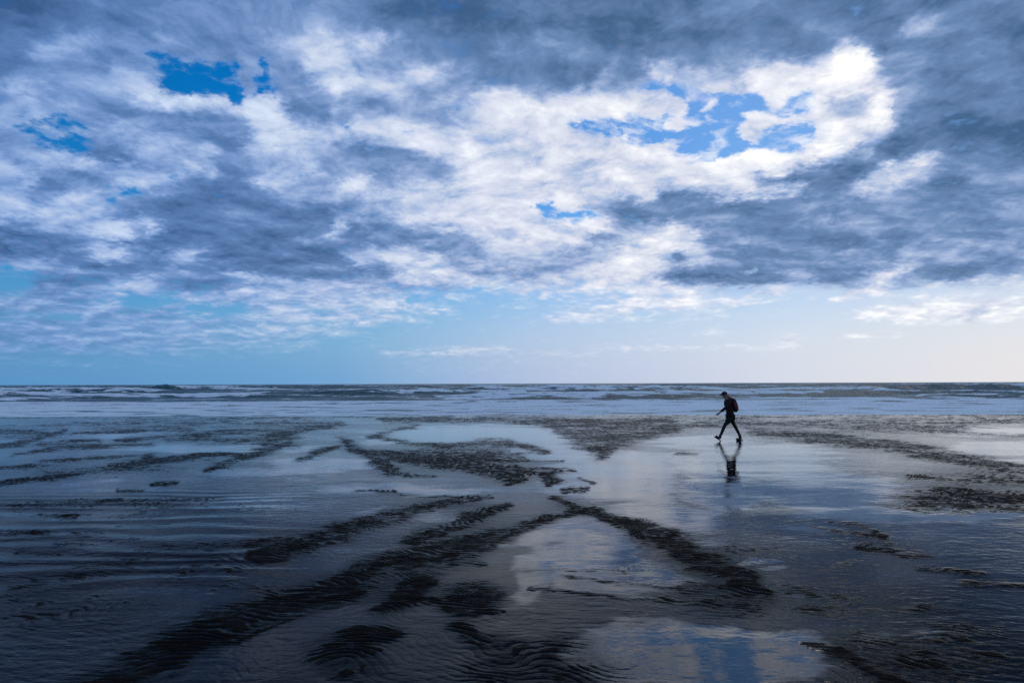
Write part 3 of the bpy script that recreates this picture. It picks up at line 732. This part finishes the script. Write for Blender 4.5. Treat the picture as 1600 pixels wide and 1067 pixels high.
def fingers(wrist, d, side, spread):
    """palm and five fingers leaving a wrist along d; gently curled"""
    d = d.normalized(); up = spread.normalized(); curl = side.normalized()
    palm = wrist + d * .075
    out_ = [[(wrist, .024, .020), (wrist + d * .035, .034, .016), (palm, .036, .015)]]
    for k, L in zip((-1.5, -.5, .5, 1.5), (.062, .074, .070, .052)):
        base = palm + up * k * .019; j1 = base + d * (.012 + L * .35) + up * k * .002; j2 = j1 + (d * .8 + curl * .6) * L * .38; j3 = j2 + (d * .35 + curl * .9) * L * .27
        out_.append([(palm, .036, .015), (base + d * .010, .0100), (j1, .0092), (j2, .0085), (j3, .0072)])
    tb = wrist + d * .03 + up * -.030
    out_.append([(wrist + d * .035, .034, .016), (tb, .0125), (tb + d * .028 + up * -.018, .0105), (tb + d * .052 + up * -.016 + curl * .012, .0085)])
    return out_

dN = (haN - elN).normalized(); dF = (haF - elF).normalized()
body_ch = [
 [(hip, .125, .10), (waist, .115, .085), (chest, .135, .095), (upper, .10, .08), (neck, .050, .050), (W(1135.6, 621.6), .050, .05), (headc, .080, .072), (W(1133.4, 615.6), .070, .066)],
 [(upper, .10, .08), (shN, .055), (shN.lerp(elN, .5), .045), (elN, .038), (elN.lerp(haN, .5), .034), (haN, .024, .020)],
 [(upper, .10, .08), (shF, .055), (shF.lerp(elF, .5), .045), (elF, .038), (elF.lerp(haF, .5), .034), (haF, .024, .020)],
 [(hip, .125, .10), (hpN, .085), (hpN.lerp(knN, .5), .072), (knN, .052), (knN.lerp(anN, .4), .050), (anN, .034), (heelN.lerp(toeN, .15), .034), (heelN.lerp(toeN, .7), .030)],
 [(hip, .125, .10), (hpF, .085), (hpF.lerp(knF, .5), .072), (knF, .052), (knF.lerp(anF, .4), .050), (anF, .034), (heelF.lerp(toeF, .15), .034), (heelF.lerp(toeF, .7), .030)],
] + fingers(haN, dN, Vector((-.3, .9, -.1)), Vector((-.6, 0, .8)).cross(Vector((0, 1, 0))).cross(dN) * -1 + Vector((-.4, 0, .6))) \
  + fingers(haF, dF, Vector((-.9, -.3, 0)), Vector((-1, 0, .1)))
body = skinned('body', body_ch, M_skin, person)
nose = lump('nose', headc + Vector((-.092, 0, -.012)), .020, .013, .022, M_skin, body, (0, R(20), 0))
for s in (-1, 1):
    lump('ear', headc + Vector((.004, s * .074, -.005)), .020, .009, .030, M_skin, body)
    lump('eye', headc + Vector((-.076, s * .030, .014)), .010, .012, .008, M_eye, body)
lump('mouth', headc + Vector((-.080, 0, -.050)), .010, .024, .007, M_lip, body)
lump('chin', headc + Vector((-.052, 0, -.080)), .030, .036, .026, M_skin, body)

# jacket: torso with a slightly flared hem, sleeves, collar
skinned('jacket', [
 [(W(1142.2, 655.0), .165, .135), (W(1142.0, 651.0), .176, .138), (W(1141.6, 646), .172, .130), (waist, .165, .120), (chest, .184, .130), (upper, .140, .110), (W(1138, 624.2), .072, .068)],
 [(upper, .140, .110), (shN, .078), (shN.lerp(elN, .5), .066), (elN, .055), (elN.lerp(haN, .5), .048), (haN - dN * .02, .036)],
 [(upper, .140, .110), (shF, .078), (shF.lerp(elF, .5), .066), (elF, .055), (elF.lerp(haF, .5), .048), (haF - dF * .02, .036)],
], M_jacket, person)
skinned('leggings', [
 [(hip, .135, .11), (hpN, .094), (hpN.lerp(knN, .5), .083), (knN, .060), (knN.lerp(anN, .4), .058), (anN, .042)],
 [(hip, .135, .11), (hpF, .094), (hpF.lerp(knF, .5), .083), (knF, .060), (knF.lerp(anF, .4), .058), (anF, .042)],
], M_legs, person)
skinned('shorts', [
 [(W(1142, 650), .155, .125), (hpN + Vector((0, 0, -.02)), .115), (hpN.lerp(knN, .50), .104), (hpN.lerp(knN, .62), .102)],
 [(W(1142, 650), .155, .125), (hpF + Vector((0, 0, -.02)), .115), (hpF.lerp(knF, .45), .112), (hpF.lerp(knF, .58), .108)],
 [(W(1142, 650), .155, .125), (W(1143.2, 657.5, -.02), .075), (W(1143.6, 660.5, -.02), .045)],
], M_shorts, person)
for an, he, to in ((anN, heelN, toeN), (anF, heelF, toeF)):
    bt = skinned('boot', [[(an + (an - he).normalized() * .06, .056), (an, .055), (he.lerp(to, .12), .056), (he.lerp(to, .5), .050), (he.lerp(to, .85), .040), (to, .028)]], M_boot, person)
    d_ = (to - he).normalized(); nrm = Vector((-d_.z, 0, d_.x)); nrm = nrm if nrm.z < 0 else -nrm
    pts = []
    L_ = (to - he).length
    for (a_, w_) in ((-.040, .028), (-.025, .038), (.05, .038), (.6 * L_, .046), (.85 * L_, .044), (L_ + .01, .030), (L_ + .035, .012)):
        pts.append((a_, w_))
    V = []; F = []
    out_l = [(a_, w_) for a_, w_ in pts] + [(a_, -w_) for a_, w_ in reversed(pts)]
    for lift in (.036, .058):
        for a_, w_ in out_l: V.append(he + d_ * a_ + Vector((0, w_, 0)) + nrm * lift)
    n_ = len(out_l)
    F.append(list(range(n_))); F.append(list(range(n_, 2 * n_))[::-1])
    for i in range(n_): F.append((i, (i + 1) % n_, n_ + (i + 1) % n_, n_ + i))
    mesh_obj('sole', V, F, M_sole, bt, smooth=False)
hairo = skinned('hair', [
 [(headc + Vector((.020, 0, .035)), .086, .080), (headc + Vector((.055, 0, -.015)), .062, .060), (headc + Vector((.105, 0, -.030)), .030), (headc + Vector((.150, 0, -.050)), .044), (headc + Vector((.185, 0, -.110)), .042), (headc + Vector((.185, 0, -.175)), .026), (headc + Vector((.175, 0, -.215)), .010)],
], M_hair, person)
capo = lump('cap', headc + Vector((-.004, 0, .040)), .100, .090, .082, M_cap, person, (0, R(-14), 0), lambda p: Vector((p.x, p.y, max(p.z, -.18))))
lump('brim', headc + Vector((-.118, 0, .020)), .072, .070, .010, M_cap, capo, (0, R(-20), 0), lambda p: Vector((p.x, p.y * (1 - .12 * (p.x < 0)), p.z + .9 * -abs(p.y) ** 2)))
lump('button', headc + Vector((-.016, 0, .122)), .010, .010, .006, M_cap, capo)

# backpack, worn by the walker: a thing of its own
pack = bpy.data.objects.new('backpack', None); COL.objects.link(pack); pack.location = person.location
pack['label'] = 'small dark backpack with a crimson side panel, worn by the walker'; pack['category'] = 'backpack'
pc = W(1147.2, 633.6)
def packshape(p):
    x = math.copysign(abs(p.x) ** .62, p.x); y = math.copysign(abs(p.y) ** .55, p.y); z_ = math.copysign(abs(p.z) ** .7, p.z)
    if p.x < 0: x *= .55
    return Vector((x * (1 - .18 * max(z_, 0)), y * (1 - .12 * abs(z_)), z_))
bag = lump('bag', pc + Vector((.012, 0, 0)), .110, .145, .235, M_pack, pack, (0, R(-13), 0), packshape, 28, 20)
lump('pocket', pc + Vector((.100, 0, -.050)), .042, .095, .115, M_red, pack, (0, R(-13), 0), packshape)
lump('side_panel', pc + Vector((.030, -.132, -.02)), .060, .030, .140, M_red, pack, (0, R(-13), 0))
lump('top_flap', pc + Vector((-.025, 0, .195)), .070, .110, .034, M_pack, pack, (0, R(8), 0), packshape)
lump('haul_loop', pc + Vector((-.055, 0, .235)), .016, .030, .022, M_pack, pack)
for s in (-1, 1):
    y = s * .105
    skinned('strap', [[(pc + Vector((-.03, y, .17)), .012, .022), (W(1140, 622.9, y), .012, .022), (W(1135.6, 626.5, y * 1.15), .012, .022), (W(1135.0, 633, y * 1.25), .011, .020), (W(1139, 640.5, y * 1.4), .010, .016), (pc + Vector((-.02, y, -.16)), .010, .014)]], M_pack, pack, sub=1)
